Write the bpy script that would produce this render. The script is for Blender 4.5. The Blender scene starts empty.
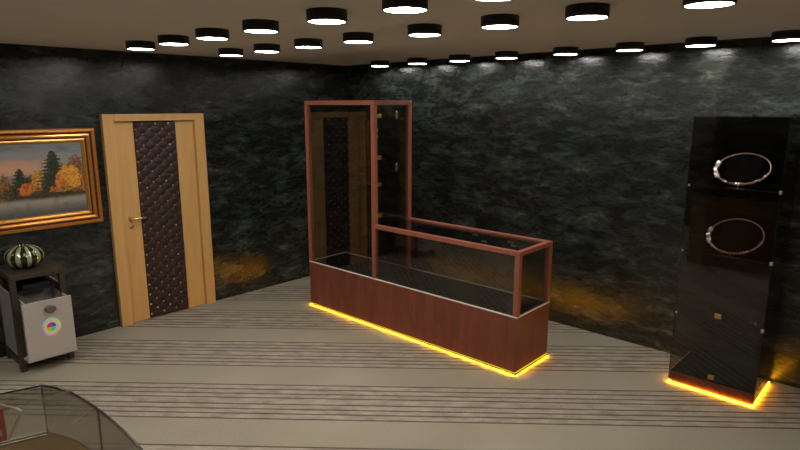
import bpy, bmesh, math, random
import numpy as np
from mathutils import Vector, Matrix

random.seed(7)
scene = bpy.context.scene
col = scene.collection
PI = math.pi
H = 2.65                                   # ceiling height

# ------------------------------------------------------------------ camera
cam_d = bpy.data.cameras.new('camera')
cam_d.sensor_width = 36.0
cam_d.lens = 583.47 / 800.0 * 36.0
cam_d.clip_start = 0.05
cam = bpy.data.objects.new('camera', cam_d)
col.objects.link(cam)
cam.location = (5.7766, -5.1684, 2.15)
YAW = math.radians(42.93)
cam.rotation_euler = (PI / 2 - 0.2019, 0, YAW)
scene.camera = cam

# ------------------------------------------------------------------ world and exposure
world = bpy.data.worlds.new('world')
scene.world = world
world.use_nodes = True
world.node_tree.nodes['Background'].inputs[0].default_value = (0.02, 0.02, 0.02, 1)
world.node_tree.nodes['Background'].inputs[1].default_value = 0.2
vs = scene.view_settings
vs.view_transform = 'Standard'
vs.look = 'None'
vs.gamma = 1.0
vs.exposure = 0.0
vs.use_curve_mapping = False
LAMP = 38.0                                # emission of the ceiling lamps
LED = 60.0                                 # emission of the plinth strips


# ------------------------------------------------------------------ material helpers
def lin(r, g, b):
    f = lambda c: c / 12.92 if c <= 0.04045 else ((c + 0.055) / 1.055) ** 2.4
    return (f(r / 255), f(g / 255), f(b / 255), 1.0)


def newmat(name):
    m = bpy.data.materials.new(name)
    m.use_nodes = True
    nt = m.node_tree
    return m, nt, nt.nodes, nt.links, nt.nodes['Principled BSDF']


def setp(b, **kw):
    for k, v in kw.items():
        b.inputs[k.replace('_', ' ')].default_value = v


def simple(name, c, rough=0.5, metal=0.0, noise=0.0, scale=30.0, bump=0.0, spec=0.5):
    """plain material with slight procedural mottling"""
    m, nt, N, L, b = newmat(name)
    setp(b, Roughness=rough, Metallic=metal)
    b.inputs['Specular IOR Level'].default_value = spec
    b.inputs['Base Color'].default_value = c
    if noise > 0 or bump > 0:
        tc = N.new('ShaderNodeTexCoord')
        n = N.new('ShaderNodeTexNoise')
        n.inputs['Scale'].default_value = scale
        n.inputs['Detail'].default_value = 4
        L.new(tc.outputs['Object'], n.inputs['Vector'])
        r = N.new('ShaderNodeValToRGB')
        r.color_ramp.elements[0].position = 0.3
        r.color_ramp.elements[1].position = 0.7
        r.color_ramp.elements[0].color = tuple(x * (1 - noise) for x in c[:3]) + (1,)
        r.color_ramp.elements[1].color = tuple(min(1, x * (1 + noise)) for x in c[:3]) + (1,)
        L.new(n.outputs['Fac'], r.inputs[0])
        L.new(r.outputs[0], b.inputs['Base Color'])
        if bump > 0:
            bp = N.new('ShaderNodeBump')
            bp.inputs['Strength'].default_value = bump
            bp.inputs['Distance'].default_value = 0.002
            L.new(n.outputs['Fac'], bp.inputs['Height'])
            L.new(bp.outputs[0], b.inputs['Normal'])
    return m


def emit(name, c, s):
    m, nt, N, L, b = newmat(name)
    N.remove(b)
    e = N.new('ShaderNodeEmission')
    e.inputs[0].default_value = c
    e.inputs[1].default_value = s
    L.new(e.outputs[0], N['Material Output'].inputs[0])
    return m


def glass(name, tint, f0=0.05, rough=0.0):
    """thin pane: tinted transmission plus mirror reflection that grows at grazing angles"""
    m, nt, N, L, b = newmat(name)
    N.remove(b)
    t = N.new('ShaderNodeBsdfTransparent')
    t.inputs[0].default_value = tint
    g = N.new('ShaderNodeBsdfGlossy')
    g.inputs['Roughness'].default_value = rough
    lw = N.new('ShaderNodeLayerWeight')
    lw.inputs[0].default_value = 0.5
    p = N.new('ShaderNodeMath'); p.operation = 'POWER'; p.inputs[1].default_value = 5
    a = N.new('ShaderNodeMath'); a.operation = 'MULTIPLY_ADD'
    a.inputs[1].default_value = 1 - f0
    a.inputs[2].default_value = f0
    mx = N.new('ShaderNodeMixShader')
    L.new(lw.outputs['Facing'], p.inputs[0])
    L.new(p.outputs[0], a.inputs[0])
    L.new(a.outputs[0], mx.inputs[0])
    L.new(t.outputs[0], mx.inputs[1])
    L.new(g.outputs[0], mx.inputs[2])
    L.new(mx.outputs[0], N['Material Output'].inputs[0])
    return m


def wall_material():
    m, nt, N, L, b = newmat('dark_slate_wall')
    geo = N.new('ShaderNodeNewGeometry')
    mp = N.new('ShaderNodeMapping')
    mp.inputs['Scale'].default_value = (1.0, 1.0, 2.8)
    mp.inputs['Rotation'].default_value = (0.16, -0.16, 0)
    L.new(geo.outputs['Position'], mp.inputs['Vector'])

    def noise(scale, detail, rough, dist):
        n = N.new('ShaderNodeTexNoise')
        n.inputs['Scale'].default_value = scale
        n.inputs['Detail'].default_value = detail
        n.inputs['Roughness'].default_value = rough
        n.inputs['Distortion'].default_value = dist
        L.new(mp.outputs[0], n.inputs['Vector'])
        return n

    def ramp(src, stops):
        r = N.new('ShaderNodeValToRGB')
        e = r.color_ramp.elements
        e[0].position, e[0].color = stops[0][0], stops[0][1]
        e[1].position, e[1].color = stops[-1][0], stops[-1][1]
        for q, c in stops[1:-1]:
            k = e.new(q)
            k.color = c
        L.new(src, r.inputs[0])
        return r
    n1 = noise(3.4, 11, 0.70, 0.5)
    r1 = ramp(n1.outputs['Fac'], [(0.36, lin(26, 29, 28)), (0.5, lin(44, 48, 47)), (0.60, lin(68, 74, 70)), (0.74, lin(110, 116, 109))])
    n2 = noise(13, 8, 0.72, 0.6)
    r2 = ramp(n2.outputs['Fac'], [(0.38, (0.62, 0.62, 0.62, 1)), (0.52, (0.92, 0.92, 0.92, 1)), (0.68, (1.75, 1.75, 1.72, 1))])
    n3 = noise(1.1, 3, 0.5, 0.0)
    r3 = ramp(n3.outputs['Fac'], [(0.3, lin(205, 216, 216)), (0.5, lin(215, 217, 211)), (0.7, lin(222, 214, 204))])
    mu = N.new('ShaderNodeMix'); mu.data_type = 'RGBA'; mu.blend_type = 'MULTIPLY'; mu.inputs[0].default_value = 1
    L.new(r1.outputs[0], mu.inputs[6]); L.new(r2.outputs[0], mu.inputs[7])
    mv = N.new('ShaderNodeMix'); mv.data_type = 'RGBA'; mv.blend_type = 'MULTIPLY'; mv.inputs[0].default_value = 1
    L.new(mu.outputs[2], mv.inputs[6]); L.new(r3.outputs[0], mv.inputs[7])
    # thin dark veins
    vn = N.new('ShaderNodeTexNoise')
    vn.inputs['Scale'].default_value = 1.6
    vn.inputs['Detail'].default_value = 5
    vn.inputs['Distortion'].default_value = 1.5
    L.new(mp.outputs[0], vn.inputs['Vector'])
    vr = ramp(vn.outputs['Fac'], [(0.485, (1, 1, 1, 1)), (0.50, (0.42, 0.42, 0.42, 1)), (0.515, (1, 1, 1, 1))])
    mw = N.new('ShaderNodeMix'); mw.data_type = 'RGBA'; mw.blend_type = 'MULTIPLY'; mw.inputs[0].default_value = 0.8
    L.new(mv.outputs[2], mw.inputs[6]); L.new(vr.outputs[0], mw.inputs[7])
    L.new(mw.outputs[2], b.inputs['Base Color'])
    b.inputs['Roughness'].default_value = 0.20
    b.inputs['Specular IOR Level'].default_value = 0.5
    bp = N.new('ShaderNodeBump')
    bp.inputs['Strength'].default_value = 0.2
    bp.inputs['Distance'].default_value = 0.01
    L.new(n2.outputs['Fac'], bp.inputs['Height'])
    L.new(bp.outputs[0], b.inputs['Normal'])
    return m


def carpet_material():
    m, nt, N, L, b = newmat('striped_carpet')
    geo = N.new('ShaderNodeNewGeometry')
    an = math.radians(40.96)
    nv = (-math.sin(an), math.cos(an), 0)
    dv = (math.cos(an), math.sin(an), 0)

    def dot(vec):
        d = N.new('ShaderNodeVectorMath'); d.operation = 'DOT_PRODUCT'
        d.inputs[1].default_value = vec
        L.new(geo.outputs['Position'], d.inputs[0])
        return d
    w, a = dot(nv), dot(dv)
    PER = 0.841
    s = N.new('ShaderNodeMath'); s.operation = 'MULTIPLY_ADD'      # distance towards the viewer over one repeat
    s.inputs[1].default_value = -1 / PER
    s.inputs[2].default_value = -2.648 / PER + 0.025 + 20
    L.new(w.outputs['Value'], s.inputs[0])
    fr = N.new('ShaderNodeMath'); fr.operation = 'FRACT'
    L.new(s.outputs[0], fr.inputs[0])
    lines = [0, .072, .142, .205, .298, .368, .433, .503]
    r = N.new('ShaderNodeValToRGB')
    e = r.color_ramp.elements
    base = (0, 0, 0, 1)
    e[0].position = 0; e[0].color = base
    e[1].position = 1; e[1].color = base
    for q in lines[:]:
        c = (q / PER) + 0.025
        for dx, v in ((-0.0125, 0), (0, 1), (0.0125, 0)):
            pos = c + dx / PER
            k = e.new(pos)
            k.color = (v, v, v, 1)
    L.new(fr.outputs[0], r.inputs[0])
    # band mask (between the first and last line of each repeat)
    rb = N.new('ShaderNodeValToRGB')
    eb = rb.color_ramp.elements
    eb[0].position = 0.02; eb[0].color = (0, 0, 0, 1)
    eb[1].position = 0.035; eb[1].color = (1, 1, 1, 1)
    k = eb.new(0.622); k.color = (1, 1, 1, 1)
    k = eb.new(0.632); k.color = (0, 0, 0, 1)
    L.new(fr.outputs[0], rb.inputs[0])
    cmb = N.new('ShaderNodeCombineXYZ')
    L.new(a.outputs['Value'], cmb.inputs[0]); L.new(w.outputs['Value'], cmb.inputs[1])
    mp = N.new('ShaderNodeMapping'); mp.inputs['Scale'].default_value = (2.6, 5.5, 1)
    L.new(cmb.outputs[0], mp.inputs[0])
    n1 = N.new('ShaderNodeTexNoise'); n1.inputs['Scale'].default_value = 2.2; n1.inputs['Detail'].default_value = 6
    n1.inputs['Roughness'].default_value = 0.65
    L.new(mp.outputs[0], n1.inputs[0])
    rs = N.new('ShaderNodeValToRGB')
    rs.color_ramp.elements[0].position = 0.33; rs.color_ramp.elements[0].color = lin(132, 123, 109)
    rs.color_ramp.elements[1].position = 0.66; rs.color_ramp.elements[1].color = lin(168, 158, 141)
    L.new(n1.outputs[0], rs.inputs[0])
    n2 = N.new('ShaderNodeTexNoise'); n2.inputs['Scale'].default_value = 1.3; n2.inputs['Detail'].default_value = 5
    L.new(geo.outputs['Position'], n2.inputs[0])
    rp = N.new('ShaderNodeValToRGB')
    rp.color_ramp.elements[0].position = 0.3; rp.color_ramp.elements[0].color = lin(145, 137, 119)
    rp.color_ramp.elements[1].position = 0.7; rp.color_ramp.elements[1].color = lin(156, 148, 129)
    L.new(n2.outputs[0], rp.inputs[0])
    mx = N.new('ShaderNodeMix'); mx.data_type = 'RGBA'
    L.new(rb.outputs[0], mx.inputs[0]); L.new(rp.outputs[0], mx.inputs[6]); L.new(rs.outputs[0], mx.inputs[7])
    my = N.new('ShaderNodeMix'); my.data_type = 'RGBA'
    L.new(r.outputs[0], my.inputs[0]); L.new(mx.outputs[2], my.inputs[6]); my.inputs[7].default_value = lin(56, 42, 36)
    n3 = N.new('ShaderNodeTexNoise'); n3.inputs['Scale'].default_value = 130; n3.inputs['Detail'].default_value = 2
    L.new(geo.outputs['Position'], n3.inputs[0])
    rr = N.new('ShaderNodeValToRGB')
    rr.color_ramp.elements[0].position = 0.3; rr.color_ramp.elements[0].color = (0.8, 0.8, 0.8, 1)
    rr.color_ramp.elements[1].position = 0.7; rr.color_ramp.elements[1].color = (1.16, 1.16, 1.16, 1)
    L.new(n3.outputs[0], rr.inputs[0])
    mz = N.new('ShaderNodeMix'); mz.data_type = 'RGBA'; mz.blend_type = 'MULTIPLY'; mz.inputs[0].default_value = 1
    L.new(my.outputs[2], mz.inputs[6]); L.new(rr.outputs[0], mz.inputs[7])
    L.new(mz.outputs[2], b.inputs['Base Color'])
    setp(b, Roughness=0.9)
    b.inputs['Specular IOR Level'].default_value = 0.15
    bp = N.new('ShaderNodeBump'); bp.inputs['Strength'].default_value = 0.3; bp.inputs['Distance'].default_value = 0.003
    L.new(n3.outputs[0], bp.inputs['Height']); L.new(bp.outputs[0], b.inputs['Normal'])
    return m


def wood_material(name, c0, c1, rough=0.35, scale=3.0, stretch=(9, 9, 0.7)):
    m, nt, N, L, b = newmat(name)
    tc = N.new('ShaderNodeTexCoord')
    mp = N.new('ShaderNodeMapping'); mp.inputs['Scale'].default_value = stretch
    L.new(tc.outputs['Object'], mp.inputs[0])
    n = N.new('ShaderNodeTexNoise'); n.inputs['Scale'].default_value = scale
    n.inputs['Detail'].default_value = 7; n.inputs['Roughness'].default_value = 0.6; n.inputs['Distortion'].default_value = 0.6
    L.new(mp.outputs[0], n.inputs[0])
    r = N.new('ShaderNodeValToRGB')
    r.color_ramp.elements[0].position = 0.3; r.color_ramp.elements[0].color = c0
    r.color_ramp.elements[1].position = 0.72; r.color_ramp.elements[1].color = c1
    L.new(n.outputs[0], r.inputs[0])
    L.new(r.outputs[0], b.inputs['Base Color'])
    setp(b, Roughness=rough)
    return m


def vcol_material(name, rough=0.4):
    m, nt, N, L, b = newmat(name)
    a = N.new('ShaderNodeVertexColor'); a.layer_name = 'paint'
    L.new(a.outputs[0], b.inputs['Base Color'])
    setp(b, Roughness=rough)
    return m


M = {}
M['wall'] = wall_material()
M['carpet'] = carpet_material()
M['ceiling'] = simple('warm_taupe_ceiling', lin(226, 220, 210), 0.9, noise=0.02, scale=3, spec=0.2)
M['black'] = simple('black_lamp_housing', lin(16, 15, 15), 0.45, noise=0.1)
M['lamp'] = emit('lamp_diffuser', (1.0, 0.955, 0.895, 1), LAMP)
M['led'] = emit('amber_led_strip', (1.0, 0.40, 0.006, 1), LED)
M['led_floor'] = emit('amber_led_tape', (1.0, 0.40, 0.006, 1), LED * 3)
M['led_line'] = emit('amber_led_diffuser', (1.0, 0.66, 0.03, 1), 0.95)
M['mahogany'] = wood_material('mahogany_veneer', lin(98, 49, 35), lin(132, 70, 49), 0.34, scale=2.2, stretch=(5, 5, 0.9))
M['rail'] = wood_material('reddish_frame_rail', lin(136, 78, 58), lin(154, 90, 68), 0.42, scale=2)
M['steel_trim'] = simple('pale_metal_trim', lin(230, 222, 210), 0.4, 0.0)
M['deck'] = simple('black_deck', lin(14, 16, 15), 0.2, noise=0.15, spec=0.4)
M['plinth'] = simple('black_plinth', lin(10, 10, 10), 0.5)
M['glass_case'] = glass('lightly_smoked_glass', (0.80, 0.79, 0.76, 1), 0.06)
M['glass_tower'] = glass('dark_smoked_glass', (0.84, 0.80, 0.77, 1), 0.045)
M['glass_counter'] = glass('clear_counter_glass', (0.90, 0.90, 0.88, 1), 0.06)
M['glass_dark'] = glass('nearly_black_glass', (0.46, 0.43, 0.41, 1), 0.03)
M['glass_smoke'] = glass('smoked_side_glass', (0.68, 0.64, 0.61, 1), 0.045)
M['glass_bow'] = glass('grey_curved_glass', (0.80, 0.79, 0.78, 1), 0.07)
M['edge'] = simple('dark_glass_edge', lin(24, 22, 20), 0.15, spec=0.8)
M['rim'] = simple('dark_polished_edge', lin(70, 66, 62), 0.1, 0.9)
M['brass'] = simple('brass', lin(205, 170, 95), 0.3, 1.0)
M['chrome'] = simple('chrome', lin(215, 212, 206), 0.12, 1.0)
M['satin'] = simple('satin_silver', lin(205, 200, 190), 0.35, 0.8)
M['beige'] = wood_material('beige_door_veneer', lin(200, 154, 92), lin(212, 168, 104), 0.45, scale=2)
M['leather'] = simple('dark_brown_padded_leather', lin(46, 26, 22), 0.55, noise=0.15, scale=60)
M['stud'] = simple('bronze_stud', lin(205, 180, 155), 0.3, 1.0)
M['gold'] = simple('gilded_frame', lin(214, 146, 66), 0.32, 0.75, noise=0.12, scale=40)
M['gold2'] = simple('pale_gilded_bead', lin(236, 190, 112), 0.28, 0.8)
M['groove'] = simple('oxblood_frame_groove', lin(92, 34, 16), 0.4, 0.3)
M['paint'] = vcol_material('painted_canvas', 0.45)
M['sticker'] = vcol_material('printed_sticker', 0.5)
M['grey_wood'] = wood_material('dark_brown_nightstand_wood', lin(44, 37, 30), lin(66, 55, 44), 0.45)
M['white'] = simple('off_white_laminate', lin(176, 168, 158), 0.5, noise=0.02)
M['dark'] = simple('near_black_cloth', lin(14, 14, 16), 0.55, noise=0.2)
M['vase_light'] = simple('pale_green_glazed_glass', lin(176, 182, 146), 0.1, 0.4, spec=0.8)
M['vase_dark'] = simple('dark_olive_glazed_glass', lin(40, 44, 26), 0.08, 0.3, spec=0.9)
M['silver'] = simple('bright_silver', lin(252, 250, 248), 0.26, 1.0)
M['rose'] = simple('rose_silver', lin(190, 158, 144), 0.3, 0.7)
M['knob'] = simple('tarnished_pewter', lin(104, 97, 90), 0.4, 0.2)
M['side_white'] = simple('shaded_white_laminate', lin(140, 136, 130), 0.5)  # white side panels, with the shade on them put into a greyer colour
M['velvet'] = simple('black_velvet', lin(9, 8, 8), 0.95, spec=0.05)
M['red'] = simple('red_brochure_cover', lin(176, 58, 34), 0.5)
M['navy'] = simple('navy_brochure_print', lin(42, 44, 66), 0.5)
M['paper'] = simple('brochure_white', lin(196, 186, 178), 0.6)
M['desk_wood'] = wood_material('counter_brown_wood', lin(88, 68, 40), lin(110, 86, 52), 0.4)


# ------------------------------------------------------------------ mesh helpers
class MB:
    """collects shapes for one mesh object"""
    def __init__(s, *mats):
        s.bm = bmesh.new(); s.mats = list(mats)

    def _mi(s, faces, mi):
        for f in faces:
            f.material_index = mi

    def box(s, x0, x1, y0, y1, z0, z1, mi=0, bev=0.0, mat=None):
        r = bmesh.ops.create_cube(s.bm, size=1)
        vs_ = r['verts']
        for v in vs_:
            v.co = Vector(((x0 + x1) / 2 + v.co.x * (x1 - x0), (y0 + y1) / 2 + v.co.y * (y1 - y0), (z0 + z1) / 2 + v.co.z * (z1 - z0)))
            if mat:
                v.co = mat @ v.co
        fs = {f for v in vs_ for f in v.link_faces}
        s._mi(fs, mi)
        if bev > 0:
            es = list({e for v in vs_ for e in v.link_edges})
            rr = bmesh.ops.bevel(s.bm, geom=es, offset=bev, segments=2, affect='EDGES', profile=0.5)
            s._mi(rr['faces'], mi)
        return s

    def lathe(s, prof, seg=40, c=(0, 0, 0), mi=0, rfun=None, mifun=None, mat=None):
        rings = []
        for r, z in prof:
            ring = []
            for i in range(seg):
                a = 2 * PI * i / seg
                rr = r * (rfun(a, z) if rfun else 1)
                p = Vector((c[0] + rr * math.cos(a), c[1] + rr * math.sin(a), c[2] + z))
                ring.append(s.bm.verts.new(mat @ p if mat else p))
            rings.append(ring)
        for a_, b_ in zip(rings, rings[1:]):
            for i in range(seg):
                f = s.bm.faces.new((a_[i], a_[(i + 1) % seg], b_[(i + 1) % seg], b_[i]))
                f.smooth = True
                f.material_index = mifun(2 * PI * (i + .5) / seg) if mifun else mi
        for ring, rev in ((rings[0], True), (rings[-1], False)):
            f = s.bm.faces.new(ring[::-1] if rev else ring)
            f.material_index = mi
        return s

    def tube(s, pts, r, seg=10, mi=0, closed=False, rf=None):
        pts = [Vector(p) for p in pts]
        n = len(pts); rings = []
        up = Vector((0, 0, 1))
        prev = None
        for i, p in enumerate(pts):
            a = pts[(i - 1) % n] if (closed or i > 0) else p
            b = pts[(i + 1) % n] if (closed or i < n - 1) else p
            t = (b - a).normalized()
            if prev is None:
                u = t.cross(up)
                if u.length < 0.1:
                    u = t.cross(Vector((1, 0, 0)))
                u.normalize()
            else:
                u = (prev - t * prev.dot(t)).normalized()
            prev = u
            v = t.cross(u)
            rad = rf(i / n) if rf else r
            rings.append([s.bm.verts.new(p + (u * math.cos(2 * PI * k / seg) + v * math.sin(2 * PI * k / seg)) * rad) for k in range(seg)])
        pairs = list(zip(rings, rings[1:])) + ([(rings[-1], rings[0])] if closed else [])
        for a, b in pairs:
            for k in range(seg):
                f = s.bm.faces.new((a[k], a[(k + 1) % seg], b[(k + 1) % seg], b[k]))
                f.smooth = True; f.material_index = mi
        if not closed:
            s.bm.faces.new(rings[0][::-1]).material_index = mi
            s.bm.faces.new(rings[-1]).material_index = mi
        return s

    def prism(s, poly, z0, z1, mi=0):
        lo = [s.bm.verts.new((x, y, z0)) for x, y in poly]
        hi = [s.bm.verts.new((x, y, z1)) for x, y in poly]
        n = len(poly)
        s.bm.faces.new(lo[::-1]).material_index = mi
        s.bm.faces.new(hi).material_index = mi
        for i in range(n):
            s.bm.faces.new((lo[i], lo[(i + 1) % n], hi[(i + 1) % n], hi[i])).material_index = mi
        return s

    def gem(s, c, size, mi=0, rot=None):
        r = bmesh.ops.create_icosphere(s.bm, subdivisions=1, radius=1)
        R = rot or Matrix.Identity(3)
        for v in r['verts']:
            v.co = R @ Vector((v.co.x * size[0], v.co.y * size[1], v.co.z * size[2])) + Vector(c)
            for f in v.link_faces:
                f.material_index = mi
        return s

    def build(s, name, parent=None, loc=None):
        bmesh.ops.recalc_face_normals(s.bm, faces=s.bm.faces)
        me = bpy.data.meshes.new(name)
        if loc is not None:
            bmesh.ops.translate(s.bm, vec=-Vector(loc), verts=s.bm.verts)
        s.bm.to_mesh(me); s.bm.free()
        for m in s.mats:
            me.materials.append(m)
        o = bpy.data.objects.new(name, me)
        col.objects.link(o)
        if loc is not None:
            o.location = loc
        if parent:
            o.parent = parent
        return o


def thing(name, label, cat, loc=(0, 0, 0), group=None):
    """an Empty at the thing's base; parts are built in its local space"""
    o = bpy.data.objects.new(name, None)
    o.empty_display_size = 0.1
    col.objects.link(o)
    o.location = loc
    o['label'] = label; o['category'] = cat
    if group:
        o['group'] = group
    return o


def tag(o, label, cat, group=None):
    o['label'] = label; o['category'] = cat
    if group:
        o['group'] = group
    return o


def struct(o):
    o['kind'] = 'structure'
    return o


def dup(root, loc, label):
    r = root.copy(); col.objects.link(r); r.location = loc; r['label'] = label
    for ch in root.children:
        c = ch.copy(); col.objects.link(c); c.parent = r
        for g in ch.children:
            d = g.copy(); col.objects.link(d); d.parent = c
    return r


# ------------------------------------------------------------------ room shell
XR, YF = 8.4, -7.2
struct(MB(M['carpet']).box(-0.1, XR + .1, YF - .1, 0.1, -0.1, 0).build('floor'))
struct(MB(M['ceiling']).box(-0.1, XR + .1, YF - .1, 0.1, H, H + 0.1).build('ceiling'))
struct(MB(M['wall']).box(-0.1, 0, YF - .1, 0.1, 0, H).build('wall_left'))
struct(MB(M['wall']).box(0, XR, 0, 0.1, 0, H).build('wall_right'))
struct(MB(M['wall']).box(XR, XR + .1, YF, 0.1, 0, H).build('wall_rear'))
struct(MB(M['wall']).box(0, XR, YF - .1, YF, 0, H).build('wall_near'))

# ------------------------------------------------------------------ door in the left wall
dY0, dY1, dT = -3.044, -2.029, 2.071
door = bpy.data.objects.new('door_1', None); col.objects.link(door)
door.location = (0, (dY0 + dY1) / 2, 0)
struct(door)
door['label'] = 'beige framed door with a padded dark brown centre panel'
cy = (dY0 + dY1) / 2
fr = MB(M['beige'])
fr.box(0, 0.058, -0.5075, -0.402, 0, dT, bev=0.004)
fr.box(0, 0.058, 0.402, 0.5075, 0, dT, bev=0.004)
fr.box(0, 0.058, -0.402, 0.402, 2.004, dT, bev=0.004)
fr.build('door_frame', door)
lf = MB(M['beige'])
lf.box(0.001, 0.018, -0.400, -0.216, 0.004, 2.002, bev=0.002)
lf.box(0.001, 0.018, 0.210, 0.400, 0.004, 2.002, bev=0.002)
lf.box(0.001, 0.010, -0.400, 0.400, 0.004, 2.002)
leaf = lf.build('door_leaf', door)
# padded panel with diamond tufting and a stud in every dimple
pm = MB(M['leather'], M['stud'])
py0, py1, pz0, pz1 = -0.215, 0.209, 0.006, 2.000
DX, DZ = 0.132, 0.104
ny, nz = 72, 330
grid = []
for j in range(nz + 1):
    row = []
    for i in range(ny + 1):
        y = py0 + (py1 - py0) * i / ny; z = pz0 + (pz1 - pz0) * j / nz
        a = (y / DX + z / DZ); b_ = (y / DX - z / DZ)
        u = abs(math.sin(PI * a)); v = abs(math.sin(PI * b_))
        h = 0.013 + 0.009 * (u * v) ** 0.5
        ed = min(1, (y - py0) / 0.008, (py1 - y) / 0.008, (z - pz0) / 0.008, (pz1 - z) / 0.008)
        row.append(pm.bm.verts.new((0.010 + h * max(ed, 0.05), y, z)))
    grid.append(row)
for j in range(nz):
    for i in range(ny):
        f = pm.bm.faces.new((grid[j][i], grid[j][i + 1], grid[j + 1][i + 1], grid[j + 1][i]))
        f.smooth = True
for p in range(-60, 60):
    for q in range(-60, 60):
        y = (p + q) * DX / 2; z = (p - q) * DZ / 2
        if py0 + 0.012 < y < py1 - 0.012 and pz0 + 0.012 < z < pz1 - 0.012:
            pm.gem((0.0275, y, z), (0.007, 0.0105, 0.0105), 1)
pm.build('padded_panel', door)
hd = MB(M['chrome'])
mz = Matrix.Translation((0.022, -0.318, 1.06)) @ Matrix.Rotation(PI / 2, 4, 'Y')
hd.lathe([(0.024, 0), (0.024, 0.006), (0.010, 0.008), (0.010, 0.045)], 20, mat=mz)
hd.tube([(0.062, -0.318, 1.06), (0.066, -0.29, 1.064), (0.066, -0.24, 1.066), (0.064, -0.185, 1.062)], 0.008)
hd.mats[0] = M['gold2']
hd.build('door_handle', leaf)
ks = MB(M['gold2'])
ks.lathe([(0.020, 0), (0.020, 0.005), (0.004, 0.006)], 18, mat=Matrix.Translation((0.022, -0.318, 0.985)) @ Matrix.Rotation(PI / 2, 4, 'Y'))
ks.build('keyhole_cover', leaf)

# ------------------------------------------------------------------ ceiling lamps
L1 = [0.93, 1.49, 2.045, 2.61, 3.23, 3.80, 4.33, 4.91]
LROWS = [[0.89, 1.46, 2.03, 2.59, 3.20, 3.77, 4.31, 4.88, 5.45], L1 + [5.48], [0.94, 1.50, 2.05, 2.62, 3.24, 3.81, 4.32, 4.90], L1, L1]
LYS = [-0.252, -2.20, -3.02, -4.97, -5.79]  # last two rows are out of view, added to light the foreground


def make_lamp(loc, label):
    t = thing('ceiling_lamp', label, 'ceiling lamp', loc, 'black drum lamps on the ceiling')
    MB(M['black']).lathe([(0.1015, 0.010), (0.1015, 0.0), (0.109, 0), (0.1095, 0.060)], 48, c=(0, 0, -0.060)).build('housing', t)
    b = MB(M['lamp'])
    b.lathe([(0.101, 0.006), (0.101, 0.0035)], 48, c=(0, 0, -0.060))
    b.build('diffuser', t)
    return t


ordn = ['first', 'second', 'third', 'fourth', 'fifth', 'sixth', 'seventh', 'eighth', 'ninth']
rown = ['the row close to the right wall', 'the middle row across the ceiling', 'the nearer row across the ceiling',
        'the unseen row added just behind the viewer', 'the unseen row added farthest behind the viewer']
lamp0 = None
for ri, y in enumerate(LYS):
    for ci, x in enumerate(LROWS[ri]):
        lab = 'black drum ceiling lamp, %s from the left in %s' % (ordn[ci], rown[ri])
        if lamp0 is None:
            lamp0 = make_lamp((x, y, H), lab)
        else:
            dup(lamp0, (x, y, H), lab)

# ------------------------------------------------------------------ L-shaped showcase (tall case joined to a low case)
ox, oy = 0.881, -1.350                       # front left corner on the floor
CL, CD, BH, LH, TH, TL = 2.586, 0.528, 0.497, 1.034, 2.198, 1.004
sc = thing('jewelry_showcase', 'long reddish wood and glass showcase with a tall left end, lit amber at its foot', 'display case', (ox, oy, 0))
sc.rotation_euler[2] = math.radians(0.67)
MB(M['plinth']).box(0.004, CL - 0.004, 0.004, CD - 0.004, 0.0, 0.022).build('plinth', sc)
led = MB(M['led_line'])
led.box(-0.003, CL + 0.003, -0.003, 0.003, 0.023, 0.0285)
led.box(CL - 0.003, CL + 0.003, 0.003, CD + .003, 0.023, 0.0285)
led.box(-0.003, 0.003, 0.003, CD + .003, 0.023, 0.0285)
led.box(-0.003, CL + .003, CD - .003, CD + .003, 0.023, 0.0285)
led.build('led_strip', sc)
hs = MB(M['plinth'])
hs.box(-0.008, CL + 0.008, -0.008, 0.003, 0.010, 0.0215)
hs.box(-0.008, CL + 0.008, CD - .003, CD + 0.008, 0.010, 0.0215)
hs.box(CL - 0.003, CL + 0.008, 0.004, CD - .004, 0.010, 0.0215)
hs.box(-0.008, 0.003, 0.004, CD - .004, 0.010, 0.0215)
hs.build('led_housing', sc)
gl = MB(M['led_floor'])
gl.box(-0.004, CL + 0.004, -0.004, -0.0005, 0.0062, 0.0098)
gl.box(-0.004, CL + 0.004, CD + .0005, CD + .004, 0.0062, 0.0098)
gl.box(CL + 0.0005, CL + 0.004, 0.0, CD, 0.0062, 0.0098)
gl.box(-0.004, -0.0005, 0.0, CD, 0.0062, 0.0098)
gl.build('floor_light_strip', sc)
MB(M['mahogany']).box(0, CL, 0, CD, 0.029, BH - 0.006, bev=0.002).build('base_cabinet', sc)
MB(M['deck']).box(0.012, CL - 0.012, 0.012, CD - 0.012, BH - 0.006, BH - 0.001).build('deck', sc)
tr = MB(M['steel_trim'])
tr.box(0, CL, -0.0005, 0.008, BH - 0.006, BH + 0.003)
tr.box(0, CL, CD - 0.008, CD, BH - 0.006, BH + 0.006)
tr.box(0, 0.008, 0, CD, BH - 0.006, BH + 0.006)
tr.box(CL - 0.008, CL + .0005, 0, CD, BH - 0.006, BH + 0.003)
tr.build('trim_channel', sc)
W = 0.042


def rail(name, *a):
    return MB(M['rail']).box(*a, bev=0.002).build(name, sc)


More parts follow.
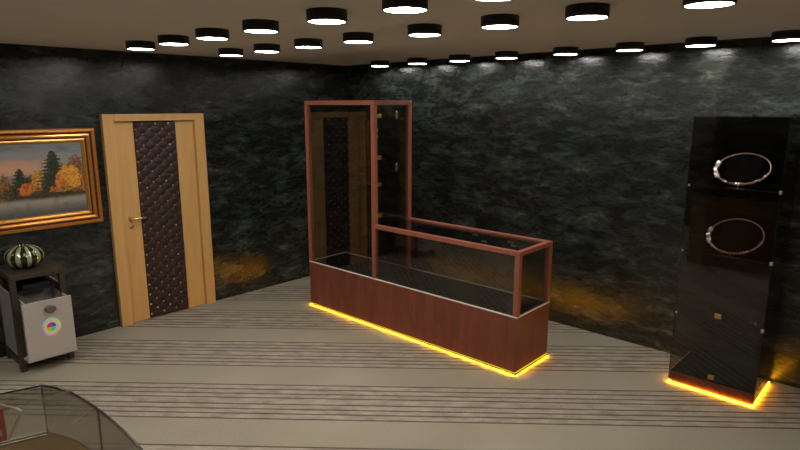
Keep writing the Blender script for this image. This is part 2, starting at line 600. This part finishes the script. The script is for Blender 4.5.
e = 0.0015
rail('post', -e, W, -e, W, BH + .003, TH)
rail('post', TL - W, TL + e, -e, W, BH + .003, TH)
rail('post', TL - W, TL + e, CD - W, CD + e, BH + .006, TH)
rail('post', CL - W, CL + e, -e, W, BH + .003, LH)
rail('post', CL - W * 1.0, CL + e, CD - W, CD + e, BH + .006, LH)
rail('top_rail', W, TL - W, 0, W, TH - W, TH)
rail('top_rail', W, TL - W, CD - W, CD, TH - W, TH)
rail('top_rail', 0, W, W, CD, TH - W, TH)
rail('top_rail', TL - W, TL, W, CD - W, TH - W, TH)
rail('top_rail', TL, CL - W, 0, W, LH - W * .9, LH)
rail('top_rail', TL, CL - W, CD - W, CD, LH - W * .9, LH)
rail('top_rail', CL - W, CL, W, CD - W, LH - W * .9, LH)


def pane(name, *a, par=None, mat='glass_case'):
    return MB(M[mat]).box(*a).build(name, par or sc)


g = 0.006
pane('front_pane', W, TL - W, 0.010, 0.010 + g, BH + .002, TH - W)
pane('front_pane', TL + .001, CL - W, 0.010, 0.010 + g, BH + .002, LH - W * .9)
pane('back_pane', 0.006, TL - W, CD - 0.014, CD - 0.008, BH + .002, TH - W)
pane('back_pane', TL + .001, CL - W, CD - 0.014, CD - 0.008, BH + .002, LH - W * .9)
pane('side_pane', 0.004, 0.010, W, CD - .012, BH + .002, TH - W)
pane('side_pane', TL - 0.016, TL - 0.010, W, CD - W, BH + .002, TH - W)
pane('side_pane', CL - 0.016, CL - 0.010, W, CD - W, BH + .002, LH - W * .9)
pane('top_pane', TL, CL - W, W, CD - W, LH - 0.016, LH - 0.010)
pane('top_pane', W, TL - W, W, CD - W, TH - 0.016, TH - 0.010)
# shelves of the tall case with their clips
for z in (1.905, 1.48, 1.09):
    sh = pane('glass_shelf', 0.02, TL - 0.03, 0.06, CD - 0.05, z, z + 0.006)
for z in (2.055, 1.667, 1.412, 1.112):
    MB(M['brass']).box(TL - 0.024, TL - 0.0095, 0.055, 0.110, z - 0.018, z + 0.018, bev=0.002).build('shelf_clip', sc)
for z in (2.06, 1.56):
    b = MB(M['silver'])
    b.box(TL - 0.03, TL - 0.0095, 0.315, 0.345, z - 0.03, z + 0.03, bev=0.004)
    b.tube([(TL - 0.02, 0.33, z - 0.045), (TL - 0.02, 0.33, z + 0.045)], 0.007)
    b.build('hinge', sc)
for z, dz in ((1.925, 0.0), (1.865, 0.0)):
    MB(M['brass']).box(TL - 0.03, TL - 0.0095, 0.043, 0.062, z - 0.014, z + 0.014, bev=0.002).build('catch', sc)
# clips that hold the low case's back pane
for x, z in ((2.69, 0.975), (2.79, 0.925), (3.07, 0.965), (3.10, 0.935)):
    MB(M['satin']).box(x - ox - 0.028, x - ox + 0.028, CD - 0.024, CD - 0.006, z - 0.008, z + 0.008, bev=0.002).build('glass_clip', sc)

# ------------------------------------------------------------------ smoked glass tower at the right wall
tx, ty = 4.413, -0.582
TWW, TWD, TWH = 0.594, 0.519, 2.078
tw = thing('display_tower', 'tall dark smoked glass display tower with amber lit foot against the right wall', 'display case', (tx, ty, 0))
MB(M['plinth']).box(0.02, TWW - .02, 0.02, TWD - .02, 0, 0.02).build('plinth', tw)
l2 = MB(M['led'])
l2.box(-0.002, TWW + .002, -0.002, 0.004, 0.002, 0.014)
l2.box(TWW - 0.004, TWW + .002, 0.004, TWD, 0.002, 0.014)
l2.box(-0.002, 0.004, 0.004, TWD, 0.002, 0.014)
l2.build('led_strip', tw)
MB(M['mahogany']).box(0.004, TWW - 0.004, 0.010, TWD - .002, 0.0205, 0.10, bev=0.002).build('base', tw)
MB(M['deck']).box(0.008, TWW - 0.008, 0.012, TWD - .008, 0.1002, 0.103).build('base_deck', tw)
levels = [0.104, 0.588, 1.080, 1.576, 2.072]
for a, b in zip(levels, levels[1:]):
    d = pane('door', 0.004, TWW - 0.004, 0.0, 0.006, a + (0.004 if a > .2 else -0.08), b - 0.004, par=tw, mat='glass_tower')
    h = MB(M['brass'])
    h.box(0.28, 0.322, -0.008, -0.0005, a + .022, a + 0.058, bev=0.0015)
    if a < 1.0:
        h.build('latch', d)
    else:
        h.bm.free()
for z in levels[1:-1]:
    b = MB(M['satin'])
    b.box(TWW - 0.012, TWW + 0.004, -0.006, 0.016, z - 0.012, z + 0.012, bev=0.002)
    b.build('hinge', tw)
for z in levels[1:-1]:
    MB(M['satin']).box(0.006, 0.016, -0.004, 0.010, z - 0.006, z + 0.006).build('hinge_pin', tw)
pane('side_pane', 0.0, 0.004, 0.007, TWD, 0.02, 2.072, par=tw, mat='glass_tower')
pane('side_pane', TWW - 0.004, TWW, 0.007, TWD, 0.02, 2.072, par=tw, mat='glass_smoke')
pane('back_pane', 0.005, TWW - 0.005, TWD - 0.006, TWD, 0.101, 2.072, par=tw, mat='glass_dark')
pane('top_pane', 0.0, TWW, 0.0, TWD, 2.073, 2.079, par=tw, mat='glass_tower')
for z in levels[1:-1]:
    s_ = pane('glass_shelf', 0.006, TWW - 0.006, 0.012, TWD - 0.008, z - 0.006, z, par=tw, mat='glass_tower')
    MB(M['edge']).box(0.006, TWW - 0.006, 0.0085, 0.0118, z - 0.007, z + .001).build('edge_strip', s_)
MB(M['edge']).box(-0.001, 0.003, -0.001, 0.004, 0.02, 2.079).build('corner_strip', tw)
MB(M['edge']).box(TWW - 0.003, TWW + 0.001, -0.001, 0.004, 0.02, 2.079).build('corner_strip', tw)


# ------------------------------------------------------------------ necklaces on their slanted stands
def necklace(y0, z0, y1, z1, xc0, xc1, half, label, stand_label, seed):
    rnd = random.Random(seed)
    c = Vector(((xc0 + xc1) / 2, (y0 + y1) / 2, (z0 + z1) / 2))
    vaxis = Vector((xc1 - xc0, y1 - y0, z1 - z0)) / 2
    haxis = Vector((half, 0, 0.012))
    nrm = haxis.cross(vaxis).normalized()
    if nrm.y > 0:
        nrm = -nrm
    base = Vector((xc0, y0, z0))
    t = thing('necklace', label, 'necklace', base, 'necklaces in the smoked glass tower')
    P = lambda a: c + haxis * math.cos(a) + vaxis * math.sin(a) - base
    ch = MB(M['rose'])
    ch.tube([P(math.radians(-20 + d)) for d in range(0, 181, 6)], 0.0042, 8)
    ch.build('neck_wire', t)
    bd = MB(M['silver'], M['rose'])
    # graduated faceted plates round the front
    n = 30
    for i in range(n + 1):
        a = math.radians(158 + (342 - 158) * i / n)
        f = math.sin(PI * i / n)
        big = 0.020 if i < n * .30 else 0.0085 + 0.004 * rnd.random()
        ta = (P(a + .01) - P(a - .01)).normalized()
        R = Matrix((ta, nrm.cross(ta), nrm)).transposed() @ Matrix.Rotation(rnd.uniform(-.5, .5), 3, 'X') @ Matrix.Rotation(rnd.uniform(-.5, .5), 3, 'Y')
        bd.gem(P(a) + nrm * 0.004, (big * 0.95, big, 0.006), 0 if i < n * .33 else (1 if rnd.random() < .75 else 0), R)
    bd.build('faceted_plates', t)
    pd = MB(M['silver'])
    a0 = math.radians(268)
    d = vaxis.normalized()
    for k in range(3):
        pd.gem(P(a0) - d * (0.008 + 0.011 * k) + nrm * .008, (0.006 - .001 * k, 0.005, 0.007), 0)
    pd.build('pendant', t)
    # stand: a slanted board with a prop behind it
    st = thing('necklace_stand', stand_label, 'display stand', (c.x, c.y, z0))
    d = vaxis.normalized(); hx = Vector((1, 0, 0))
    off = -nrm * 0.012
    b0 = c - vaxis * 1.0 + off; b1 = c + vaxis * 0.94 + off
    return t, st, b0, b1, nrm


def make_stand(st, b0, b1, nrm, shelf_z):
    L0 = Vector(st.location)
    mb = MB(M['velvet'])
    w0, w1 = 0.10, 0.12
    vs_ = []
    for off in (0, 0.008):
        for p, w in ((b0, w0), (b1, w1)):
            for s in (-1, 1):
                vs_.append(mb.bm.verts.new(p + Vector((s * w, 0, 0)) - nrm * off - L0))
    a = vs_
    for q in ((0, 1, 3, 2), (4, 6, 7, 5), (0, 4, 5, 1), (2, 3, 7, 6), (0, 2, 6, 4), (1, 5, 7, 3)):
        mb.bm.faces.new([a[k] for k in q])
    mb.build('board', st)
    pb = MB(M['velvet'])
    top = (b0 + (b1 - b0) * 0.7) - nrm * 0.008
    pb.box(-0.03, 0.03, top.y - L0.y - 0.004, top.y - L0.y + 0.004, shelf_z + 0.0005 - L0.z, top.z - L0.z)
    pb.build('prop', st)


for args, sz in (((-0.44, 1.592, -0.22, 1.800, 4.722, 4.69, 0.178, 'silver necklace on the upper shelf of the smoked glass tower',
                   'black velvet stand behind the upper necklace', 3), 1.576),
                 ((-0.50, 1.092, -0.24, 1.308, 4.735, 4.705, 0.182, 'silver and rose necklace on the lower shelf, under the other necklace',
                   'black velvet stand behind the lower necklace', 9), 1.080)):
    t, st, b0, b1, nrm = necklace(*args)
    make_stand(st, b0, b1, nrm, sz)

# ------------------------------------------------------------------ framed painting on the left wall
pc_y1, pc_y0, pc_z0, pc_z1 = -3.112, -4.66, 1.076, 1.950
pf = thing('framed_painting', 'large gilded frame with an autumn lake painting on the left wall', 'painting', (0, pc_y1, pc_z0))
yo1, yo0, zo1, zo0 = 0.0, pc_y0 - pc_y1, pc_z1 - pc_z0, 0.0
fm = MB(M['gold'], M['groove'], M['gold2'])
prof = [(0.0, 0.001, 0), (0.0, 0.030, 0), (0.006, 0.036, 0), (0.024, 0.037, 0), (0.030, 0.030, 1), (0.040, 0.024, 1), (0.046, 0.030, 2), (0.054, 0.044, 2),
        (0.062, 0.047, 0), (0.074, 0.042, 0), (0.080, 0.032, 1), (0.086, 0.026, 1), (0.092, 0.028, 2), (0.102, 0.030, 0), (0.114, 0.024, 2), (0.120, 0.018, 0), (0.126, 0.010, 0)]
loops = []
for o_, x, mi in prof:
    loops.append([fm.bm.verts.new(p) for p in ((x, yo0 + o_, zo0 + o_), (x, yo1 - o_, zo0 + o_), (x, yo1 - o_, zo1 - o_), (x, yo0 + o_, zo1 - o_))])
for k in range(len(loops) - 1):
    for i in range(4):
        f = fm.bm.faces.new((loops[k][i], loops[k][(i + 1) % 4], loops[k + 1][(i + 1) % 4], loops[k + 1][i]))
        f.material_index = prof[k][2]
fm.bm.faces.new(loops[0][::-1])
fm.build('frame', pf)


def vnoise(x, y, seed):
    """smooth value noise on numpy arrays"""
    xi = np.floor(x).astype(np.int64); yi = np.floor(y).astype(np.int64)
    fx = x - xi; fy = y - yi
    fx = fx * fx * (3 - 2 * fx); fy = fy * fy * (3 - 2 * fy)

    def h(a, b):
        v = np.sin(a * 127.1 + b * 311.7 + seed * 74.7) * 43758.5453
        return v - np.floor(v)
    return (h(xi, yi) * (1 - fx) + h(xi + 1, yi) * fx) * (1 - fy) + (h(xi, yi + 1) * (1 - fx) + h(xi + 1, yi + 1) * fx) * fy


def fbm(x, y, seed, o=4):
    s_ = 0; a = 0.5; t_ = 0
    for k in range(o):
        s_ = s_ + a * vnoise(x * 2 ** k, y * 2 ** k, seed + k); t_ += a; a *= 0.55
    return s_ / t_


# the canvas: coordinates in units of the painting, p from its right edge leftwards, q downwards
cw = (pc_y1 - pc_y0) - 0.246; chh = (pc_z1 - pc_z0) - 0.246
nu, nv_ = 300, 160
uu, vv = np.meshgrid(np.linspace(0, 1, nu), np.linspace(0, 1, nv_))
PX = 87 - (uu * cw) / 0.00765                 # horizontal position, right edge = 87
PY = 141 + vv * 76                            # vertical position, top = 141


def L3(r, g, b):
    return np.array(lin(r, g, b)[:3])


def mixc(c, c2, a):
    a = np.clip(a, 0, 1)[..., None]
    return c * (1 - a) + c2 * a


def sstep(a, b, x):
    t_ = np.clip((x - a) / (b - a), 0, 1)
    return t_ * t_ * (3 - 2 * t_)


C_ = np.zeros(PX.shape + (3,)) + L3(106, 116, 118)
C_ = mixc(C_, L3(142, 140, 136), sstep(141, 158, PY + 8 * fbm(PX / 14, PY / 5, 1)) * 0.9)
C_ = mixc(C_, L3(212, 156, 120), sstep(158, 169, PY + 9 * fbm(PX / 16, PY / 3, 2)) * sstep(70, 20, PX) * 0.85)
C_ = mixc(C_, L3(158, 128, 124), sstep(160, 166, PY) * sstep(60, 86, PX) * 0.5)
C_ = mixc(C_, L3(96, 108, 124), sstep(172, 178, PY + 3 * fbm(PX / 10, PY / 3, 3)) * 0.8)
C_ = mixc(C_, L3(92, 98, 104), sstep(0.52, 0.72, fbm(PX / 22, PY / 5, 4)) * sstep(160, 148, PY) * 0.6)


def blob(cx_, cy_, rx, ry, c, c2, seed, soft=0.45):
    global C_
    d_ = np.sqrt(((PX - cx_) / rx) ** 2 + ((PY - cy_) / ry) ** 2) + soft * (fbm(PX / 2.2, PY / 2.2, seed) - 0.5) * 2
    t_ = fbm(PX / 1.3, PY / 1.3, seed + 5, 3)
    cc = mixc(np.zeros_like(C_) + L3(*c), L3(*c2), sstep(0.35, 0.62, t_))
    a = sstep(1.05, 0.9, d_)[..., None]
    C_ = C_ * (1 - a) + cc * a


def pine(cx_, top, base, hw_, seed, c=(22, 30, 22), c2=(58, 66, 44)):
    global C_
    f = np.clip((PY - top) / (base - top), 0, 1)
    w_ = hw_ * (0.10 + 0.9 * f ** 0.8) * (0.70 + 0.55 * np.abs(np.sin((PY - top) * 0.85 + seed)))
    d_ = np.abs(PX - cx_) / np.maximum(w_, .1) + 0.7 * (fbm(PX / 1.8, PY / 1.5, seed) - 0.5) * 2
    a = (sstep(1.08, 0.9, d_) * (PY > top) * (PY < base + 1))[..., None]
    t_ = fbm(PX / 1.2, PY / 1.2, seed + 9, 3)
    cc = mixc(np.zeros_like(C_) + L3(*c), L3(*c2), sstep(0.4, 0.65, t_))
    C_ = C_ * (1 - a) + cc * a


# far trees and ones beyond the left edge of the photograph
for k in range(16):
    blob(-82 + k * 8, 192 - 2 * (k % 3), 6, 10 + 2 * (k % 4), (70, 60, 30), (150, 100, 40), 100 + k)
pine(-30, 160, 199, 9, 31); pine(-58, 170, 200, 8, 33)
blob(79, 172, 9, 17, (92, 58, 40), (150, 96, 66), 11)
blob(84, 188, 7, 14, (100, 60, 26), (180, 110, 50), 12)
blob(9, 193, 10, 9, (44, 46, 26), (110, 84, 36), 13)
blob(32, 183, 8, 10, (40, 44, 26), (96, 80, 36), 25)
blob(66, 172, 7, 9, (60, 54, 26), (150, 110, 44), 26)
pine(20.5, 166, 200, 13, 21)
blob(40, 181, 9, 12, (140, 96, 30), (206, 150, 56), 14)
blob(27, 190, 9, 9, (150, 74, 24), (212, 116, 44), 15)
blob(44, 193, 9, 8, (120, 72, 28), (190, 110, 46), 16)
pine(55, 149, 200, 18, 22)
pine(49, 172, 200, 9, 27)
blob(71, 180, 12, 15, (176, 118, 26), (228, 164, 50), 17)
blob(61, 183, 6, 9, (170, 88, 28), (222, 130, 48), 18)
blob(66, 194, 10, 7, (120, 76, 26), (196, 134, 50), 19)
blob(53, 193, 5, 6, (104, 66, 28), (190, 110, 46), 20)
blob(35, 195, 7, 5, (50, 46, 26), (96, 76, 36), 28)
blob(76, 196, 8, 5, (70, 56, 26), (150, 104, 42), 29)
blob(17, 198, 8, 5, (34, 38, 26), (62, 60, 36), 23)
blob(48, 197, 42, 4.0, (40, 40, 28), (74, 62, 38), 24)
wat = mixc(np.zeros_like(C_) + L3(146, 138, 126), L3(84, 86, 84), sstep(204, 217, PY + 4 * fbm(PX / 14, PY / 2, 41)))
wat = mixc(wat, L3(104, 94, 80), sstep(0.5, 0.7, fbm(PX / 5, PY / 9, 42)) * 0.5)
mist = sstep(198, 203, PY + 2.5 * fbm(PX / 6, PY / 3, 43))
C_ = mixc(C_, wat, mist)
C_ = mixc(C_, L3(176, 166, 152), sstep(5, 0, np.abs(PY - 202.5)) * 0.35 * fbm(PX / 9, PY / 3, 44) * 1.6)

me = bpy.data.meshes.new('canvas')
yv = -0.123 - uu * cw; zv = (pc_z1 - pc_z0 - 0.123) - vv * chh
verts = np.stack([np.full(uu.size, 0.012), yv.ravel(), zv.ravel()], 1)
idx = np.arange(nu * nv_).reshape(nv_, nu)
faces = np.stack([idx[:-1, :-1], idx[:-1, 1:], idx[1:, 1:], idx[1:, :-1]], -1).reshape(-1, 4)[:, ::-1]
me.from_pydata(verts.tolist(), [], faces.tolist())
ca = me.color_attributes.new('paint', 'FLOAT_COLOR', 'POINT')
rgba = np.concatenate([C_.reshape(-1, 3), np.ones((nu * nv_, 1))], 1).astype(np.float32)
ca.data.foreach_set('color', rgba.ravel())
me.materials.append(M['paint'])
cv = bpy.data.objects.new('canvas', me); col.objects.link(cv); cv.parent = pf

# ------------------------------------------------------------------ nightstand with an open drawer
nx0, nx1, nyA, nyB, NT = 0.03, 0.475, -4.027, -3.622, 0.820
ns = thing('nightstand', 'dark wooden nightstand with an open off-white drawer beneath the painting', 'nightstand', (nx0, nyA, 0))
nw, nd = nyB - nyA, nx1 - nx0
MB(M['grey_wood']).box(0, nd, 0, nw, NT - 0.045, NT, bev=0.003).build('top', ns)
for a in (0, nd - 0.048):
    for b in (0, nw - 0.046):
        MB(M['grey_wood']).box(a + .001, a + 0.047, b + .001, b + 0.045, 0, NT - 0.046, bev=0.002).build('leg', ns)
for b in (0.004, nw - 0.020):
    MB(M['side_white']).box(0.048, nd - 0.048, b, b + 0.016, 0.13, 0.66).build('side_panel', ns)
MB(M['grey_wood']).box(0.048, nd - 0.048, 0.006, 0.030, 0.05, 0.10).build('lower_rail', ns)
MB(M['grey_wood']).box(0.048, nd - 0.048, nw - 0.030, nw - .006, 0.05, 0.10).build('lower_rail', ns)
MB(M['dark']).box(0.003, 0.012, 0.046, nw - 0.046, 0.10, NT - 0.047).build('back_panel', ns)
MB(M['dark']).box(0.013, nd - 0.05, 0.046, nw - 0.046, 0.655, 0.668).build('shelf', ns)
dx = 0.600 - nx0                                   # drawer front face
dr0, dr1 = -3.992 - nyA, -3.634 - nyA
drw = MB(M['white'])
drw.box(dx - 0.016, dx, dr0, dr1, 0.128, 0.603, bev=0.0015)
df = drw.build('drawer', ns)
db = MB(M['white'])
db.box(dx - 0.40, dx - 0.017, dr0 + 0.022, dr0 + 0.032, 0.150, 0.600)
db.box(dx - 0.40, dx - 0.017, dr1 - 0.032, dr1 - 0.022, 0.150, 0.600)
db.box(dx - 0.40, dx - 0.39, dr0 + 0.032, dr1 - 0.032, 0.150, 0.600)
db.build('drawer_box', df)
MB(M['dark']).box(dx - 0.389, dx - 0.018, dr0 + 0.034, dr1 - 0.034, 0.150, 0.42).build('drawer_lining', df)
MB(M['white']).box(dx - 0.20, dx - .002, dr0 - 0.004, dr1 + .004, 0.112, 0.127).build('drawer_base', df)
kn = MB(M['knob'])
kc = (dx, -3.80 - nyA, 0.530)
kn.lathe([(0.030, 0), (0.030, 0.003), (0.010, 0.004), (0.009, 0.016), (0.026, 0.020), (0.030, 0.027), (0.024, 0.033)], 28,
         mat=Matrix.Translation(kc) @ Matrix.Rotation(PI / 2, 4, 'Y') @ Matrix.Scale(1.35, 4, (0, 1, 0)))
kn.build('drawer_knob', df)
# round sticker with a rainbow centre
st = bmesh.new()
lay = st.verts.layers.float_color.new('paint')
import colorsys
rings = []
RS = [(0.0, 'w'), (0.036, 'w'), (0.0365, 'c'), (0.060, 'c'), (0.062, 'd'), (0.074, 'd')]
seg = 48
for r, kd in RS:
    ring = []
    for i in range(seg):
        a = 2 * PI * i / seg
        v = st.verts.new((dx + 0.0012, -3.803 - nyA + 0.96 * r * math.cos(a), 0.372 + 1.06 * r * math.sin(a)))
        if kd == 'w':
            cc = colorsys.hsv_to_rgb(((i // 6) * 6 / seg + 0.62) % 1, 0.88, 0.95)
            cc = tuple(lin(*[255 * q for q in cc])[:3])
        elif kd == 'c':
            cc = tuple(lin(232, 224, 176)[:3])
        else:
            p_ = colorsys.hsv_to_rgb((i / seg + .15) % 1, 0.28, 0.95)
            cc = tuple(lin(*[255 * q for q in p_])[:3])
        v[lay] = (*cc, 1)
        ring.append(v)
    rings.append(ring)
for a, b in zip(rings, rings[1:]):
    for i in range(seg):
        st.faces.new((a[i], a[(i + 1) % seg], b[(i + 1) % seg], b[i]))
me = bpy.data.meshes.new('sticker'); st.to_mesh(me); st.free(); me.materials.append(M['sticker'])
so = bpy.data.objects.new('sticker', me); col.objects.link(so); so.parent = df
so['label'] = 'round cream sticker with a rainbow centre'
# folded black things on the nightstand's shelf
bk = MB(M['dark']).box(0.10, 0.385, 0.10, 0.30, 0.6685, 0.708, bev=0.004)
tag(bk.build('black_box', loc=(0, 0, 0)), 'flat black box on the shelf inside the nightstand', 'box')
bb = bpy.data.objects['black_box']; bb.location = (nx0, nyA, 0)

# ------------------------------------------------------------------ ribbed bowl on the nightstand
vz = NT
vb = MB(M['vase_light'], M['vase_dark'])
prof = []
for k in range(0, 25):
    t_ = k / 24
    a = -PI * 0.40 + t_ * PI * 0.79
    prof.append((0.144 * math.cos(a) ** 0.85, 0.098 + 0.097 * math.sin(a)))
prof = [(0.045, prof[0][1] - 0.003)] + prof
zr = prof[-1][1]
rr_ = prof[-1][0]
prof += [(rr_ - 0.008, zr + 0.001), (rr_ - 0.012, zr - 0.010), (rr_ + 0.01, zr - 0.05), (0.11, 0.10), (0.07, 0.03)]
z_off = min(z for r, z in prof)
prof = [(r, z - z_off) for r, z in prof]
NR = 11
vb.lathe(prof, 156, rfun=lambda a, z: 1 - 0.055 * (1 - abs(math.cos(a * NR / 2))), mifun=lambda a: 0 if abs(math.cos(a * NR / 2)) > 0.74 else 1, mi=1)
vo = vb.build('glass_bowl'); vo.location = (0.25, -3.845, vz + 0.0005)
tag(vo, 'ribbed pale green and dark striped glass bowl on the nightstand', 'bowl')

# ------------------------------------------------------------------ bow-fronted glass counter in the near left corner
cT, cB = 1.08, 0.875
arc = [(3.31, -4.577), (3.37, -4.548), (3.45, -4.521), (3.56, -4.507), (3.68, -4.498), (3.78, -4.495)]
arc += [(2 * 3.83 - x, y) for x, y in arc[::-1]]
xl, xr, yb = 3.27, 4.39, -5.12
cn = thing('glass_counter', 'bow-fronted glass topped wooden counter in the near left corner', 'counter', (3.83, -4.82, 0))
loc = lambda p: (p[0] - 3.83, p[1] + 4.82)
out = [loc(p) for p in arc] + [loc((xr, yb)), loc((3.153, yb))]
MB(M['desk_wood']).prism(out, 0.0, cB).build('base', cn)


def offs(pts, d):
    """offset an open polyline to its right side"""
    r = []
    for i, p in enumerate(pts):
        a = pts[max(i - 1, 0)]; b = pts[min(i + 1, len(pts) - 1)]
        tx_, ty_ = b[0] - a[0], b[1] - a[1]
        l_ = math.hypot(tx_, ty_)
        r.append((p[0] + ty_ / l_ * d, p[1] - tx_ / l_ * d))
    return r


la = [loc(p) for p in arc]
la2 = offs(la, 0.006)
MB(M['glass_bow']).prism(la + la2[::-1], cB + .0005, cT - 0.0065).build('curved_pane', cn)
MB(M['glass_counter']).prism([la[0], (la[0][0] + .006, la[0][1] - .007), (out[-1][0] + .006, out[-1][1] + .001), out[-1]], cB + .0005, cT - .0065).build('side_pane', cn)
MB(M['glass_counter']).prism([la[-1], (la[-1][0] - .006, la[-1][1] - .007), (out[-2][0] - .006, out[-2][1] + .001), out[-2]], cB + .0005, cT - .0065).build('side_pane', cn)
MB(M['glass_counter']).prism(out, cT - 0.006, cT).build('top_pane', cn)
rim = MB(M['rim'])
rim.tube([(x, y, cT - 0.003) for x, y in [out[-1]] + la + [out[-2]]], 0.0045, 8)
rim.build('rim', cn)
MB(M['edge']).box(la[0][0] - .0005, la[0][0] + .001, la[0][1] - .001, la[0][1] + .0005, cB + .001, cT - .007).build('corner_joint', cn)
MB(M['edge']).box(-0.160, -0.1585, 0.3155, 0.3225, cB + .001, cT - .007).build('pane_joint', cn)
rl = MB(M['satin'])
for dd in (0.0, 0.022):
    rl.tube([(out[-1][0] + dd, out[-1][1], cB + 0.004), (la[0][0] + dd, la[0][1] - dd * .5, cB + 0.004)], 0.003, 8)
rl.build('bottom_channel', cn)

# ------------------------------------------------------------------ tubular magazine rack behind the counter
rk = thing('magazine_rack', 'pale metal tube magazine rack on the carpet left of the glass counter', 'magazine rack', (1.88, -4.50, 0))
u = Vector((-0.92, -0.40, 0)).normalized()
w = Vector((-0.40, 0.92, 0)).normalized()
A = Vector((2.085 - 1.88, -4.395 + 4.50, 0.43))
LEN = 0.42


def frame_tube(a, foot, name):
    z = Vector((0, 0, 1))
    pts = [a + foot, a + foot * 0.5 - z * 0.0]
    pts = [Vector((a.x + foot.x, a.y + foot.y, 0.012)), Vector((a.x, a.y, a.z)) * 0.12 + Vector((a.x + foot.x, a.y + foot.y, 0.012)) * 0.88,
           Vector((a.x + foot.x * .12, a.y + foot.y * .12, a.z * 0.9)), a + u * 0.012 - z * 0.010, a + u * 0.045]
    b = a + u * LEN
    pts += [b - u * 0.045, b - u * 0.012 - z * 0.010, Vector((b.x + foot.x * .12, b.y + foot.y * .12, b.z * 0.9)),
            Vector((b.x + foot.x, b.y + foot.y, 0.012))]
    MB(M['satin']).tube(pts, 0.0095, 10).build(name, rk)


frame_tube(A, Vector((-0.17, -0.15, 0)), 'tube_frame')
frame_tube(A - w * 0.0 + Vector((-0.20, -0.19, 0)), Vector((0.17, 0.15, 0)), 'tube_frame')
bt = MB(M['satin'])
for s_ in (0.05, LEN - 0.05):
    p = A + u * s_
    bt.tube([(p.x - 0.125, p.y - 0.115, 0.155), (p.x - 0.085, p.y - 0.08, 0.155)], 0.006, 8)
bt.tube([Vector((A.x - 0.105, A.y - 0.10, 0.155)), Vector((A.x - 0.105, A.y - 0.10, 0.155)) + u * LEN], 0.006, 8)
bt.build('cross_bar', rk)
for k, (mt_, nm, lb, hgt) in enumerate((('red', 'brochure', 'red brochure standing in the magazine rack, nearest the counter', .27), ('navy', 'brochure', 'navy brochure standing in the magazine rack behind the red one', .30),
                                        ('paper', 'brochure', 'pale brochure standing in the magazine rack, farthest from the counter', .325))):
    c0 = Vector((1.88, -4.50, 0)) + Vector((A.x - 0.108, A.y - 0.104, 0.163)) + u * (0.015 + 0.02 * k) + Vector((0.036, 0.034, 0)) * (1 - k)
    n_ = u.cross(Vector((0, 0, 1)))
    mt4 = Matrix(((u.x, n_.x, 0, c0.x), (u.y, n_.y, 0, c0.y), (0, 0, 1, c0.z), (0, 0, 0, 1)))
    b_ = MB(M[mt_], M['paper'])
    b_.box(0, 0.30, -0.003, 0.003, 0, hgt)
    b_.box(0.03, 0.27, -0.0045, 0.0045, hgt * 0.35, hgt * 0.5, mi=1)
    o_ = b_.build(nm)
    o_.matrix_world = mt4
    tag(o_, lb, 'brochure', 'brochures in the magazine rack')
